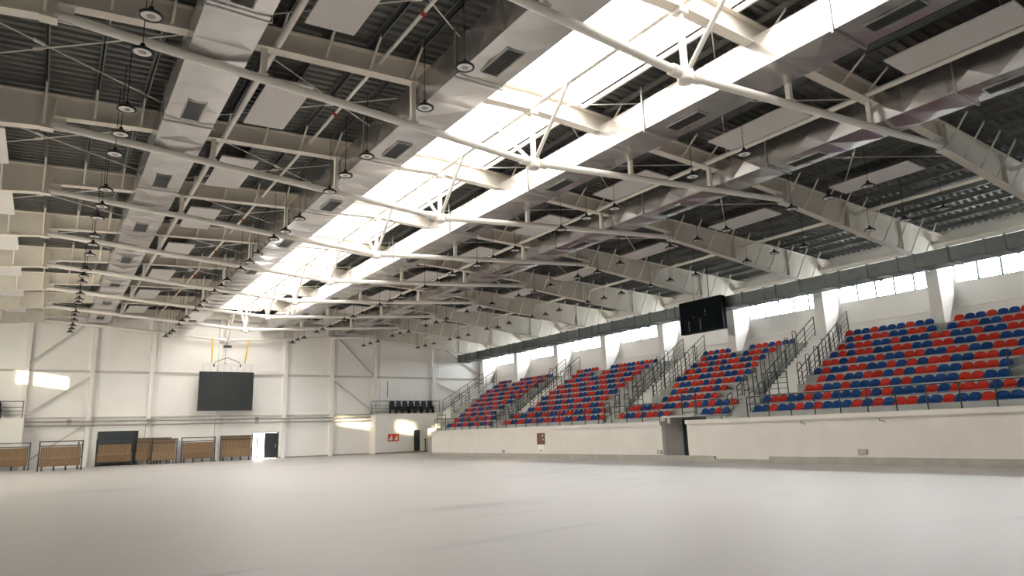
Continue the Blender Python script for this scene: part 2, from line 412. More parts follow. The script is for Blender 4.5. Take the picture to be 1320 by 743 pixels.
# ------------------------------------------------------------------ air ducts
def ducts():
    Z0, Z1 = 10.08, 10.98
    specs = [(-9.56, -8.30, 'outer duct on the side away from the stand'), (-3.83, -2.52, 'skylight duct on the side away from the stand'),
             (2.52, 3.83, 'bright-sided skylight duct on the stand side'), (8.30, 9.56, 'outer duct on the stand side')]
    for d, (xa, xb, lab) in enumerate(specs):
        t = empty('air_duct', ((xa + xb) / 2, 0, Z0))
        cx = (xa + xb) / 2; hw = (xb - xa) / 2; H = Z1 - Z0; b = MB()
        y = YB + .3; L = 1.21; q = .06 if abs(xa) > 5 else .045
        while y < YE - .2:
            y1 = min(y + L, YE - .1)
            ring = [(-hw, 0), (hw, 0), (hw, H), (-hw, H)]
            for k in range(4):
                (ax, az), (bx, bz) = ring[k], ring[(k + 1) % 4]
                mx, mz = (ax + bx) / 2, (az + bz) / 2
                ox, oz = [(0, -q), (q, 0), (0, q), (-q, 0)][k]
                p = random.uniform(.55, 1.25)
                vs = [(ax, y, az), (bx, y, bz), (bx, y1, bz), (ax, y1, az), (mx + ox * p, (y + y1) / 2, mz + oz * p)]
                b.add(vs, [(0, 1, 4), (1, 2, 4), (2, 3, 4), (3, 0, 4)])
            y = y1
        b.add([(-hw, YE - .1, 0), (hw, YE - .1, 0), (hw, YE - .1, H), (-hw, YE - .1, H)], [(0, 1, 2, 3)])
        b.build('duct_body', M['duct'], t)
        for i in range(-1, 9):
            off = {0: .12, 1: .02, 2: 0, 3: 0}[d]
            gy = F(i) + (2.75 if d else 2.95); gx = -.02
            g = MB(); w, l = .21, .58
            g.box(gx - w, gx + w, gy - l, gy + l, -.045, -.03)
            for e in range(7): g.box(gx - w + .02 + e * .058, gx - w + .035 + e * .058, gy - l, gy + l, -.058, -.045)
            go = g.build('supply_grille', M['grille'], t)
            fr = MB()
            for (a0, a1, b0, b1) in ((-w - .03, -w, -l - .03, l + .03), (w, w + .03, -l - .03, l + .03), (-w, w, -l - .03, -l), (-w, w, l, l + .03)):
                fr.box(gx + a0, gx + a1, gy + b0, gy + b1, -.062, -.02)
            fr.build('grille_frame', M['grilleframe'], go)
        for i in range(-1, 10):
            h = MB()
            for e in (-1, 1): h.box(e * (hw + .035) - .012, e * (hw + .035) + .012, F(i) - 2.2, F(i) - 2.15, -.06, ztop(cx) - Z0)
            h.box(-hw - .04, hw + .04, F(i) - 2.2, F(i) - 2.15, -.085, -.06)
            h.build('hanger_strap', M['grilleframe'], t)
        tag(t, 'long creased sheet-metal %s' % lab, 'air duct', 'sheet-metal ducts hung under the roof')
    for s, lab in ((1, 'grey flanged air duct running along the eaves above the stand'), (-1, 'grey flanged air duct running along the eaves opposite the stand')):
        t = empty('air_duct', (s * 21.35, 0, 8.16)); ye = 57.6
        MB().box(-.62, .62, YB + .3, ye, 0, .62).build('duct_body', M['eaveduct'], t)
        fl = MB(); y = YB + 1; k = 0; fls = []
        while y < ye:
            f = MB()
            f.box(-.66, .66, y, y + .05, -.05, 0); f.box(-.66, .66, y, y + .05, .62, .67); f.box(-.67, -.62, y, y + .05, -.05, .67); f.box(.62, .67, y, y + .05, -.05, .67)
            f.build('duct_flange', M['eaveduct'], t)
            y += (1.45, 1.45, .75)[k % 3]; k += 1
        for i in range(0, 9):
            g = MB(); gy = F(i) + 1.1; g.box(-.35, .35, gy - .25, gy + .25, -.03, -.005); g.build('supply_grille', M['grilleframe'], t)
            g = MB(); gy = F(i) + 4.0; g.box(-.35, .35, gy - .25, gy + .25, -.03, -.005); g.build('supply_grille', M['grilleframe'], t)
        tag(t, lab, 'air duct', 'flanged eaves ducts')
ducts()

# ------------------------------------------------------------------ flat ceiling panels
def make_panel():
    t = empty('ceiling_panel')
    b = MB(); b.box(-.59, .59, -1.53, 1.53, 0, .05); b.build('panel_board', M['panel'], t)
    for x in (-.45, .45):
        for y in (-1.2, 1.2): MB().tube((x, y, .05), (x, y, .55), .008, 5).build('hanger_rod', M['pipe'], t)
    return t
pp = make_panel(); first = True
for x, z, row in ((-6.76, 10.78, 'between the ducts away from the stand'), (6.9, 10.78, 'between the ducts on the stand side'), (-13.8, 10.38, 'outside the ducts away from the stand'), (13.8, 10.38, 'outside the ducts on the stand side')):
    for i in range(0, 9):
        if i == 0 and abs(x) > 10: continue
        o = pp if first else copy_tree(pp); first = False
        o.location = (x, F(i) + 3.1, z); o.rotation_euler = (0, .04 * (1 if x > 0 else -1), 0)
        tag(o, 'flat white ceiling panel %s, %s bay from the screen end' % (row, ORD[9 - i]), 'panel', 'flat white panels under the roof deck')

# sprinkler / conduit pipes beside the panels
for s, side in ((-1, 'away from the stand'), (1, 'on the stand side')):
    t = empty('sprinkler_pipe', (s * 4.95, 0, 11.12))
    MB().tube((0, YB, 0), (0, YE, 0), .05, 10).build('pipe', M['steel'], t)
    for i in range(0, 9):
        f = MB(); f.tube((0, F(i) + 3.3, 0), (0, F(i) + 3.42, 0), .075, 10); f.tube((0, F(i) + 3.36, -.16), (0, F(i) + 3.36, 0), .03, 8)
        f.build('red_coupling', M['redfit'], t)
    tag(t, 'white sprinkler pipe with red couplings beside the skylight duct %s' % side, 'pipe', 'sprinkler pipes')

# ------------------------------------------------------------------ pendant lamps
def make_lamp():
    t = empty('pendant_lamp')
    b = MB(); b.lathe([(.0, .17), (.035, .17), (.05, .14), (.055, .09), (.10, .075), (.19, .02), (.215, 0), (.215, -.035), (.172, -.035), (.172, -.02)], n=18)
    b.build('shade', M['black'], t)
    b = MB(); b.lathe([(.172, -.025), (.08, -.03)], n=18); b.build('lens_ring', M['lens'], t)
    b = MB(); b.lathe([(.08, -.03), (.07, -.04), (0, -.04)], n=14); b.build('core', M['grilleframe'], t)
    b = MB(); b.tube((0, 0, .16), (0, 0, 1.9), .009, 5); b.build('cable', M['black'], t)
    return t
lp = make_lamp(); first = True
LD = (1.8, 3.35, 4.9)
for x, row in ((-10.56, 'row by outer duct away from the stand'), (-4.57, 'row by skylight duct away from the stand'), (4.8, 'row by skylight duct on the stand side'), (10.9, 'row by outer duct on the stand side'), (16.1, 'row closest to the stand')):
    for i in range(1, 9):
        offs = LD
        if i == 1: offs = (1.9, 3.36, 4.8) if abs(x) > 8 else (2.15, 4.15)
        if i == 3: offs = (2.15, 3.9, 5.4)
        for j, dy in enumerate(offs):
            o = lp if first else copy_tree(lp); first = False
            o.location = (x + random.uniform(-.04, .04), F(i) + dy, 9.2 + random.uniform(-.05, .05))
            n = (8 - i) * 3 + (len(offs) - j)
            tag(o, 'pendant lamp, %s, %s from the screen end' % (row, ORD[n]), 'lamp', 'round pendant lamps')

# ------------------------------------------------------------------ end wall: posts, girts, braces, pipes
for k, x in enumerate(EC):
    o = MB().box(x - .14, x + .14, YE - .3, YE, 0, ztop(x) - .2).build('trim_%d' % (k + 1), M['wall'])
    tag(o, 'white post on the end wall, %s counted towards the stand' % ORD[k + 1], 'post', 'posts on the end wall', 'structure')
tn = len(EC)
for z, w in ((6.66, .14), (3.40, .10)):
    tn += 1
    o = MB().box(-WX, WX, YE - .16, YE, z - w / 2, z + w / 2).build('trim_%d' % tn, M['brace'])
    tag(o, 'horizontal white girt across the end wall at %s' % ('screen height' if z > 5 else 'pipe height'), 'girt', kind='structure')
for nm, a, c in (('above the warm light patch', (-12.8, 7.1), (-9.0, 10.6)), ('below the warm light patch', (-12.8, 3.5), (-9.0, 6.3)), ('down to the benches', (-9.1, 2.9), (-12.6, .3)),
              ('below the roof near the balcony', (8.75, 10.4), (12.5, 6.75)), ('left of the balcony wall', (8.9, 6.2), (12.5, 3.6)), ('in the stand corner, upper', (18.5, 10.0), (23.8, 6.8)), ('in the stand corner, lower', (18.6, 6.2), (21.6, 5.0))):
    tag(MB().bar((a[0], YE - .2, a[1]), (c[0], YE - .2, c[1]), .1, .12).build('diagonal_brace', M['brace']), 'diagonal white brace on the end wall, %s' % nm.replace('left of', 'beside'), 'brace', 'diagonal braces on the end wall', 'structure')
for z, nm in ((3.14, 'upper'), (2.86, 'lower')):
    t = empty('wall_pipe', (0, YE - .42, z))
    b = MB(); b.tube((-12.62, 0, 0), (12.15, 0, 0), .055, 10); b.build('pipe', M['pipe'], t)
    for x in EC[2:8]:
        b = MB(); b.tube((x + .2, 0, 0), (x + .42, 0, 0), .085, 10); b.box(x + .26, x + .34, -.06, .4, -.05, .05); b.build('pipe_clamp', M['pipe'], t)
    tag(t, '%s of the two grey pipes across the end wall' % nm, 'pipe', 'pipes across the end wall')
for x, nm in ((-10.1, 'beside the warm light patch'), (-5.1, 'beside the fourth bench'), (2.55, 'beside the dark door')):
    t = empty('pipe_valve', (x, YE - .5, 3.0))
    MB().box(-.12, .12, -.1, .05, -.25, .28).build('valve_body', M['pipe'], t)
    MB().lathe([(.02, 0), (.16, 0), (.16, .03), (.02, .03)], (0, -.2, .12), 14).build('valve_wheel', M['grille'], t)
    tag(t, 'small pipe valve on the end wall pipes, %s' % nm, 'valve', 'pipe valves')

# ------------------------------------------------------------------ balconies on the end wall
for xa, xb, lab in ((12.2, 24.9, 'white balcony block at the stand corner'), (-24.9, -12.68, 'white balcony block at the far side corner with benches')):
    b = MB(); yf = 57.0
    b.box(xa, xb, yf, YE, 0, 3.40)
    b.box(xa, xb, yf - .04, YE, 3.32, 3.40)
    tag(b.build('end_balcony', M['wall']), lab, 'balcony', 'balconies on the end wall', 'structure')
def railing(name, label, pts, posts, zs, h, group, cat='railing', r=.025):
    """pts: base polyline; posts: number of posts per segment; zs: heights of the bars"""
    t = empty(name, pts[0]); o = Vector(pts[0])
    for k, z in enumerate(zs):
        b = MB(); b.path([Vector(p) - o + Vector((0, 0, z)) for p in pts], r if z == max(zs) else r * .6, 6)
        b.build('top_rail' if z == max(zs) else 'mid_rail', M['rail'], t)
    for (a, c), n in zip(zip(pts[:-1], pts[1:]), posts):
        for k in range(n):
            p = Vector(a).lerp(Vector(c), k / max(1, n - 1)) - o
            b = MB(); b.tube(p, p + Vector((0, 0, h)), r, 6); b.box(p.x - .05, p.x + .05, p.y - .05, p.y + .05, p.z, p.z + .015); b.build('post', M['rail'], t)
    tag(t, label, cat, group)
    return t
railing('guard_railing', 'dark guard railing on the balcony in front of the dark chairs', [(12.3, 58.2, 3.4), (12.3, 57.1, 3.4), (18.5, 57.1, 3.4)], (2, 6), (.2, .45, .7, 1.1), 1.1, 'balcony railings')
railing('guard_railing', 'dark guard railing on the balcony above the dark bench racks', [(-12.8, 58.2, 3.4), (-12.8, 57.1, 3.4), (-16.5, 57.1, 3.4)], (2, 3), (.2, .45, .7, 1.1), 1.1, 'balcony railings')
def make_chair():
    t = empty('auditorium_chair')
    b = MB(); b.box(-.22, .22, -.30, .12, .36, .46); b.build('seat', M['chair'], t)
    b = MB(); b.prism([(-.22, .42), (.22, .42), (.23, .95), (.17, 1.12), (-.17, 1.12), (-.23, .95)], .10, .18); b.build('backrest', M['chair'], t)
    for s in (-1, 1):
        b = MB(); b.box(s * .26 - .025, s * .26 + .025, -.22, .14, 0, .58); b.box(s * .26 - .03, s * .26 + .03, -.30, .14, .58, .62); b.build('armrest', M['black'], t)
    return t
ch = make_chair()
for k in range(7):
    o = ch if k == 0 else copy_tree(ch)
    o.location = (14.15 + k * .62, 57.75, 3.4)
    tag(o, 'dark padded chair behind the balcony railing, %s counted towards the stand' % ORD[k + 1], 'chair', 'dark chairs on the balcony')
for k in range(2):
    o = copy_tree(ch); o.location = (-14.25 - k * .62, 57.75, 3.4)
    tag(o, 'dark padded chair on the balcony above the bench racks, %s from its railing corner' % ORD[k + 1], 'chair', 'dark chairs on the bench-side balcony')

# doors
o = tag(MB().box(D1[0] - .05, D1[0], YE - .02, YE + .3, 0, 2.09).box(D1[1], D1[1] + .05, YE - .02, YE + .3, 0, 2.09).box(D1[0] - .05, D1[1] + .05, YE - .02, YE + .3, D1[2], D1[2] + .05).box(2.72, 2.80, YE - .02, YE + .12, 0, 2.04).build('door_1', M['darkdoor']), 'dark double door beside the last bench, one half open to daylight', 'door', kind='structure')
MB().box(3.32, 4.34, YE + .02, YE + .08, .03, 2.02).build('door_leaf', M['darkdoor'], o)
MB().box(4.16, 4.22, YE - .03, YE + .02, .85, 1.15).build('door_handle', M['pipe'], o)
MB().box(D1[0] - 1.5, D1[1] + 1.5, YE + 2.6, YE + 2.7, 0, 3).build('outside_panel', M['whitestair'], o)
o = tag(MB().box(-8.28, -5.72, YE - .06, YE, 0, 2.42).build('door_2', M['darkdoor']), 'wide dark gate in the end wall behind the third bench', 'door', kind='structure')
MB().box(-6.75, -6.71, YE - .08, YE - .06, .02, 2.4).build('door_leaf', M['black'], o)
yf = 57.0
o = tag(MB().box(15.750, 15.837, yf - .06, yf, 0, 1.98).box(16.428, 16.498, yf - .06, yf, 0, 1.98).box(17.263, 17.350, yf - .06, yf, 0, 1.5).box(15.750, 17.350, yf - .06, yf, 1.93, 2.0).build('door_3', M['wall']), 'double door under the balcony, one leaf dark and one white', 'door', kind='structure')
dl = MB().box(15.837, 16.428, yf - .04, yf, 0, 1.93).build('dark_leaf', M['darkdoor'], o)
MB().box(15.854, 15.889, yf - .1, yf - .04, .85, 1.15).build('door_handle', M['black'], dl)
dl = MB().box(16.498, 17.263, yf - .03, yf, 0, 1.93).build('white_leaf', M['whiteplastic'], o)
MB().box(16.915, 17.002, yf - .05, yf - .03, 0, 1.05).box(16.846, 17.054, yf - .07, yf - .03, 1.05, 1.15).build('push_bar', M['darkdoor'], dl)
MB().box(17.159, 17.280, yf - .06, yf - .03, 0, 1.2).build('closing_edge', M['darkdoor'], dl)

o = tag(MB().box(13.9, 16.9, YE - .07, YE, 4.95, 6.15).build('wall_panel', M['wallpanel']), 'plain white board on the end wall above the dark balcony chairs', 'board')
MB().box(13.84, 13.9, YE - .09, YE, 4.9, 6.3).build('edge_shadow', M['pipe'], o)  # grey strip paints the board's shadow along one edge
# red safety sign
o = tag(MB().box(13.38, 14.40, yf - .03, yf, 1.02, 1.65).build('safety_sign', M['redpaint']), 'red sign with two white pictograms under the balcony', 'sign')
for dx in (0, .5):
    b = MB(); X0 = 13.44 + dx
    pr = [(X0, 1.10), (X0 + .36, 1.10), (X0 + .36, 1.33), (X0 + .30, 1.50), (X0 + .25, 1.58), (X0 + .22, 1.44), (X0 + .14, 1.38), (X0 + .1, 1.26), (X0, 1.2)]
    b.prism(pr, yf - .036, yf - .03); b.build('pictogram', M['paper'], o)

# ------------------------------------------------------------------ big hanging screen
t = empty('hanging_screen', (-.02, 57.05, 3.77))
MB().box(-2.0, 1.97, -.06, .16, 0, 2.96).build('cabinet', M['black'], t)
MB().box(-1.97, 1.94, -.075, -.06, .03, 2.93).build('display_face', M['screen'], t)
b = MB(); b.tube((-1.9, .05, 3.62), (2.0, .05, 3.62), .035, 8); b.tube((-1.9, .05, 3.48), (2.0, .05, 3.48), .03, 8)
for k in range(9): b.tube((-1.85 + k * .47, .05, 3.48), (-1.85 + k * .47, .05, 3.62), .015, 5)
b.build('truss_bar', M['whiteplastic'], t)
for k in range(8):
    MB().tube((-1.75 + k * .5, .05, 2.94), (-1.75 + k * .5, .05, 3.5), .012, 5).build('drop_wire', M['pipe'], t)
tag(t, 'large blank dark screen hanging in front of the end wall', 'screen')
t = empty('chain_hoist', (-.1, 57.1, 8.62))
MB().box(-.28, .28, -.12, .12, 0, .18).tube((-.05, 0, .18), (.0, 0, .8), .02, 6).build('hoist_body', M['black'], t)
b = MB(); b.tube((-.12, 0, 0), (-.12, 0, -1.25), .018, 6); b.build('chain', M['pipe'], t)
b = MB(); b.lathe([(.07, -.02), (.1, -.02), (.1, .02), (.07, .02), (.07, -.02)], (-.1, 0, -1.22), 14); b.build('ring', M['black'], t)
for x in (-.92, 1.02):
    b = MB(); b.path([(.05, 0, -.78), (x * .9, 0, -1.12), (x, 0, -1.3), (x, 0, -1.5)], .022, 6); b.tube((x, 0, -1.5), (x, 0, -1.28), .05, 8); b.build('bridle', M['black'], t)
tag(t, 'chain hoist with two hooked bridles above the hanging screen', 'hoist')
for x0, x1, nm in ((-1.28, -1.2, 'away from the stand'), (1.42, 1.25, 'towards the stand')):
    b = MB(); b.bar((x0, 57.1, 9.32), (x1, 57.1, 7.42), .07, .05); b.bar((x0 + .09, 57.1, 9.32), (x1 + .02, 57.1, 7.42), .06, .05)
    tag(b.build('lifting_strap', M['yellow']), 'yellow lifting strap above the hanging screen, %s' % nm, 'strap', 'yellow straps above the screen')

# black scoreboard hanging over the stand
t = empty('scoreboard', (20.1, 27.2, 6.86))
MB().box(0, .3, -1.6, 1.6, 0, 1.92).build('cabinet', M['board'], t)
b = MB(); b.box(-.02, 0, -1.62, 1.62, -.02, .02); b.box(-.02, 0, -1.62, 1.62, 1.90, 1.94); b.box(-.02, 0, -1.62, -1.58, 0, 1.92); b.box(-.02, 0, 1.58, 1.62, 0, 1.92); b.build('bezel', M['black'], t)
for y, z0, z1 in ((.95, .15, .75), (.08, .12, .8), (-.35, 1.12, 1.3), (-.33, .95, 1.02), (.55, .88, 1.0)):
    MB().box(-.012, 0, y - .02, y + .02, z0, z1).build('indicator', M['mark'], t)
for y in (-.6, .55):
    MB().tube((.15, y, 1.9), (.15, y, 3.9), .025, 6).build('hanger_rod', M['rail'], t)
tag(t, 'black scoreboard cabinet hanging above the stand in front of the grey duct', 'scoreboard')

# ------------------------------------------------------------------ wooden bench racks along the end wall
def make_rack(w, h, solid, dense):
    t = empty('bench_rack')
    for s in (-1, 1):
        b = MB(); b.box(s * w / 2 - .035, s * w / 2 + .035, -.04, .03, 0, h); b.box(s * w / 2 - .05, s * w / 2 + .05, -.25, .25, 0, .06); b.build('upright', M['rail'], t)
    for z in (h - .04, h - .30):
        MB().box(-w / 2, w / 2, -.03, .02, z - .03, z + .03).build('cross_rail', M['rail'], t)
    n = dense; pw = (w - .2) / n
    for k in range(n):
        x = -w / 2 + .1 + (k + .5) * pw
        MB().box(x - pw * .40, x + pw * .40, .0, .03, h * .46, h * (.80 if not solid else .97)).build('slat', M['woodlight'], t)
    MB().box(-w / 2 + .08, w / 2 - .08, .05, .07, h * .30, h * (.78 if not solid else .96)).build('gap_backing', M['gapdark'], t)  # added dark sheet so the slat gaps don't show the bright wall
    b = MB(); b.box(-w / 2 + .05, w / 2 - .05, -.06, -.03, h * .40, h * .47); b.build('seat_rail', M['woodlight'], t)
    b = MB()
    for k in range(3):
        x0 = -w / 2 + .06 + k * (w - .12) / 3
        b.box(x0, x0 + (w - .12) / 3 - .01, -.05, -.02, h * .15, h * .40)
    b.build('seat_plank', M['wood'] if not solid else M['woodlight'], t)
    if solid:
        b = MB(); b.box(-w / 2 + .12, w / 2 - .12, -.02, .01, h * .84, h * .96); b.build('top_plank', M['wood'], t)
    for k in range(4):
        x = -w / 2 + .2 + k * (w - .4) / 3
        MB().box(x - .05, x + .05, -.02, .04, 0, h * .2).build('leg', M['rail'], t)
    return t
RK = [(-13.4, 56.4, 2.5, 1.78, 0, 16, 'wooden slatted bench rack under the balcony, first of the row', 0),
      (-10.5, 51.9, 2.25, 1.80, 0, 15, 'wooden slatted bench rack standing forward of the others', .03),
      (-7.2, 57.3, 2.25, 1.86, 0, 15, 'wooden slatted bench rack in front of the wide dark gate', 0),
      (-4.75, 57.75, 2.3, 1.88, 1, 13, 'wooden bench rack half hidden behind another, fourth along the wall', 0),
      (-4.05, 57.25, 1.65, 1.80, 1, 12, 'narrower wooden bench rack in front of the fourth rack', 0),
      (-1.72, 57.4, 2.3, 1.84, 0, 17, 'wooden slatted bench rack under the hanging screen, black frame showing', 0),
      (1.03, 57.5, 2.3, 1.90, 1, 17, 'wooden bench rack with full planks beside the open double door', 0)]
for x, y, w, h, sd, n, lab, rz in RK:
    o = make_rack(w, h, sd, n); o.location = (x, y, 0); o.rotation_euler = (math.radians(-2), 0, rz)
    tag(o, lab, 'bench rack', 'wooden bench racks by the end wall')
tag(MB().box(-9.42, -9.34, 57.9, 58.0, 0, 1.75).build('leaning_pole', M['rail']), 'dark upright pole beside the second bench rack', 'pole')

# ------------------------------------------------------------------ the stand
FX = 11.45; FT = 1.71; YW = 44.9
def front_wall(y0, y1, label):
    b = MB(); b.box(FX, FX + .22, y0, y1, .0, FT - .17); b.box(FX - .10, FX + .28, y0, y1, FT - .17, FT)
    o = b.build('wall_front', M['front']); tag(o, label, 'wall', 'low walls below the stand', 'structure')
front_wall(YB, 21.06, 'low white wall in front of the large near stand block')
front_wall(22.55, YW, 'low white wall in front of the stand between passage and balcony')
b = MB(); b.box(FX + .23, 16.0, YW - .2, YW, 0, FT); tag(b.build('wall_return', M['wall']), 'short white return wall below the stand at the balcony end', 'wall', kind='structure')
k_ = 0
for y0, y1, h in ((YB, 17.0, .235), (17.0, 19.6, .12), (19.6, YW, .235)):
    k_ += 1
    o = MB().box(FX - .12, FX, y0, y1, 0, h).build('baseboard_%s' % ('near', 'middle', 'far')[k_ - 1], M['kerb'])
    tag(o, 'grey concrete kerb below the low stand wall, %s stretch' % ('near', 'short lowered', 'long far')[k_ - 1], 'kerb', kind='structure')
tag(MB().box(12.2, 20, 56.94, 57.0, 0, .12).box(4.5, 12.2, YE - .05, YE, 0, .1).build('baseboard_end', M['kerb']), 'thin grey kerb below the end wall', 'kerb', kind='structure')
# passage between the two low walls
b = MB(); b.box(FX + .23, 12.1, 22.6, 22.8, 0, 1.60); b.box(12.1, 12.86, 22.6, 22.8, 0, 1.86); b.box(12.86, 14.5, 22.6, 22.8, 1.8, 1.86); b.box(13.9, 14.5, 22.6, 22.8, 0, 1.8, 1); b.box(11.95, 14.5, 21.1, 22.95, 1.86, 1.94, 2)
tag(b.build('wall_passage', [M['lobby'], M['black'], M['concrete']]), 'grey passage lobby between the two low white walls', 'passage', kind='structure')
o = tag(MB().box(12.86, 13.9, 22.62, 22.68, 0, 1.8).build('door_4', M['darkdoor']), 'dark door at the back of the grey passage', 'door', kind='structure')

RX = lambda r: 16.6 + .755 * (r - 1)               # x of the seat backs in row r
SFX = lambda r: RX(r) - .45                        # front edge of step r
T = lambda r: 2.01 + .4233 * (r - 1)               # top of step r
def terrace(y0, y1, rows=range(1, 11)):
    rows = list(rows); poly = [(SFX(rows[0]), 0)]
    for r in rows:
        poly += [(SFX(r), T(r)), (SFX(r + 1), T(r))]
    poly += [(WX, T(rows[-1])), (WX, 0)]
    return MB().prism(poly, y0, y1)
st = terrace(YB, 20.25); st2 = terrace(22.75, 54.6)
def hole():  # concrete steps of the two aisles are plain terraces at a lower start
    pass
def add(b1, b2):
    n = len(b1.v); b1.v += b2.v; b1.f += [tuple(i + n for i in f) for f in b2.f]; b1.m += b2.m; b1.sm += b2.sm
    return b1
for y0, y1 in ((20.25, 21.3),):
    add(st, terrace(y0, y1, (1, 2)))
st = terrace(YB, 20.25)
add(st, terrace(20.25, 21.40, (1, 2)))
add(st, terrace(22.80, 24.62)); add(st, terrace(26.85, 30.0)); add(st, terrace(24.62, 26.85, range(2, 11)))
add(st, terrace(30.0, 30.92, (1, 2)))
for ya_, yb_ in ((20.25, 22.80), (30.0, 31.95), (42.75, 44.7), (54.9, 57.0)): st.box(23.3, WX, ya_, yb_, 0, T(10))
add(st, terrace(31.95, 42.75)); add(st, terrace(42.75, 43.5, (1, 2))); add(st, terrace(44.7, 54.9))
tag(st.build('stand_terrace', M['concrete']), 'stepped grey concrete terrace carrying the seats', 'terrace', kind='structure')
def aisle(name, ya, yb, yl0, yl1, lab):
    """white main stair ya..yb from row 3 up, narrow lower stair yl0..yl1 from row 1 to row 3"""
    t = empty(name, (SFX(3), (ya + yb) / 2, 0)); ox, oy = SFX(3), (ya + yb) / 2
    b = MB(); b.box(0, 1.0, ya - oy, yb - oy, 0, T(3) - .0); b.build('landing', M['concrete'], t)
    b = MB(); x = 1.0; n = 15; rise = (T(10) - T(3)) / n; run = (SFX(10) - SFX(3) - .75) / n
    for k in range(n):
        b.box(x + k * run, 23.3 - ox, ya - oy, yb - oy, (0 if k == 0 else T(3) + k * rise), T(3) + (k + 1) * rise)
    b.build('steps', M['whitestair'], t)
    b = MB(); n = 6; z0 = T(1) - .35; rise = (T(3) - z0) / n; run = (SFX(3) - SFX(1)) / n
    for k in range(n):
        b.box(SFX(1) - ox + k * run, 0, yl0 - oy, yl1 - oy, 0 if k == 0 else z0 + k * rise, z0 + (k + 1) * rise)
    b.box(0, 1.2, yl0 - oy, yl1 - oy, 0, T(3)); b.build('lower_steps', M['concrete'], t)
    tag(t, lab, 'stairs', 'stairs up the stand')
aisle('aisle_stair', 20.27, 22.3, 21.42, 22.78, 'white stair beside the large near stand block')
b = MB()
aisle('aisle_stair', 30.02, 31.9, 30.95, 31.9, 'white stair beyond the block below the scoreboard')
aisle('aisle_stair', 42.78, 44.65, 43.5, 44.65, 'white stair before the last seating block')
# stair between the last block and the end wall
t = empty('aisle_stair', (SFX(1), 56.0, 0)); b = MB(); n = 13
for k in range(n):
    b.box(2.6 + k * .32, 23.3 - SFX(1), -1.0, .95, 0 if k == 0 else 3.4 + k * .2, 3.4 + (k + 1) * .2)
b.build('steps', M['whitestair'], t); tag(t, 'white stair between the last seating block and the balcony', 'stairs', 'stairs up the stand')

# seats --------------------------------------------------------------
def seat_mesh(name, m):
    prof = [(-.20, .0, .212), (-.21, .045, .214), (-.19, .06, .214), (-.14, .055, .215), (-.07, .07, .217), (-.035, .14, .218), (-.01, .205, .212), (.004, .262, .185), (.012, .305, .135), (.016, .33, .06)]
    N = 8; vs = []; fs = []
    for (x, z, w) in prof:
        for j in range(N + 1):
            u = j / N * 2 - 1
            vs.append((x - (.035 * u * u if z > .11 else 0), w * u, z + (.03 * u * u if z < .11 and x > -.39 else 0)))
    R = len(prof)
    for i in range(R - 1):
        for j in range(N):
            a = i * (N + 1) + j
            fs.append((a, a + 1, a + N + 2, a + N + 1))
    off = len(vs)
    for i, (x, z, w) in enumerate(prof):           # back skin
        for j in range(N + 1):
            v = vs[i * (N + 1) + j]
            vs.append((v[0] + (.03 if z > .11 else .0), v[1], v[2] - (.03 if z <= .12 else 0)))
    for i in range(R - 1):
        for j in range(N):
            a = off + i * (N + 1) + j
            fs.append((a, a + N + 1, a + N + 2, a + 1))
    rim = [j for j in range(N + 1)] + [i * (N + 1) + N for i in range(1, R)] + [(R - 1) * (N + 1) + j for j in range(N - 1, -1, -1)] + [i * (N + 1) for i in range(R - 2, 0, -1)]
    for a, c in zip(rim, rim[1:] + rim[:1]): fs.append((a, off + a, off + c, c))
    b = MB(); b.add(vs, fs, 0, True)
    b.box(-.18, -.04, -.12, .12, 0, .055)
    return b
SM = {'R': seat_mesh('red', None), 'B': seat_mesh('blue', None)}
ME = {'R': SM['R'].mesh('red_seat', M['red']), 'B': SM['B'].mesh('blue_seat', M['blue'])}
NEAR = {1: (21.22, .4472, 'BBRBBRBRBBBRBRBRRBBRBBRBB'), 2: (21.207, .4466, 'BRRBBRBRBBBRBRBBBRBRRRBRBB'), 3: (19.389, .4459, 'RRBBRBBBRBRBBBBRRBB'),
        4: (19.182, .4506, 'RBRBBRRBRBRRBBRRRB'), 5: (19.823, .4471, 'BRBBRRBBRBRBRRBBRRBR'), 6: (19.799, .4454, 'RRBRBBRBBRRBBRRBBRRB'),
        7: (19.793, .4466, 'BRBRRBBRRBBRRBBRRBBR'), 8: (19.779, .4472, 'RBRRBBRBBBRRBBRBBRR'), 9: (19.752, .447, 'BRBRRBBRRB.BRRBBRRB'), 10: (20.18, .4476, 'RBBRBBBRBB..RBBRBBRB')}
MID = {1: (30.625, .4434, 'RBBRBRRBR.....BBRB'), 2: (30.493, .4568, 'RRBBRRBBRBRRBRBBR'), 3: (28.57, .4474, 'BRRBBRRBR'), 4: (28.578, .4507, 'BRRBBRRBR'),
       5: (29.024, .4497, 'RBBRRBRBRRB'), 6: (29.5, .4564, 'BBRRBBRRBBRB'), 7: (29.5, .4508, 'RRBRBRBBRRBR'), 8: (29.5, .4497, 'BRRBRBRRBBRB'), 9: (29.4, .4548, 'RBBRRB.BRRBR'), 10: (29.884, .4498, 'BRBRB...BRRBRBB')}
def seat(c, r, y):
    o = bpy.data.objects.new('stadium_seat', ME[c]); COL.objects.link(o)
    o.location = (RX(r), y, T(r)); return o
CN = {'R': 'red', 'B': 'blue'}
for rows, where in ((NEAR, 'the large near stand block'), (MID, 'the block under the scoreboard')):
    for r, (y0, pt, s) in rows.items():
        real = [k for k, c in enumerate(s) if c != '.']
        for q, k in enumerate(real):
            o = seat(s[k], r, y0 - pt * k)
            n = q + 1 if rows is NEAR else len(real) - q
            tag(o, '%s shell seat in %s, %s row up, %s from its stairs' % (CN[s[k]], where, ORD[r], ORD[n]), 'seat', 'plastic seats in ' + where)
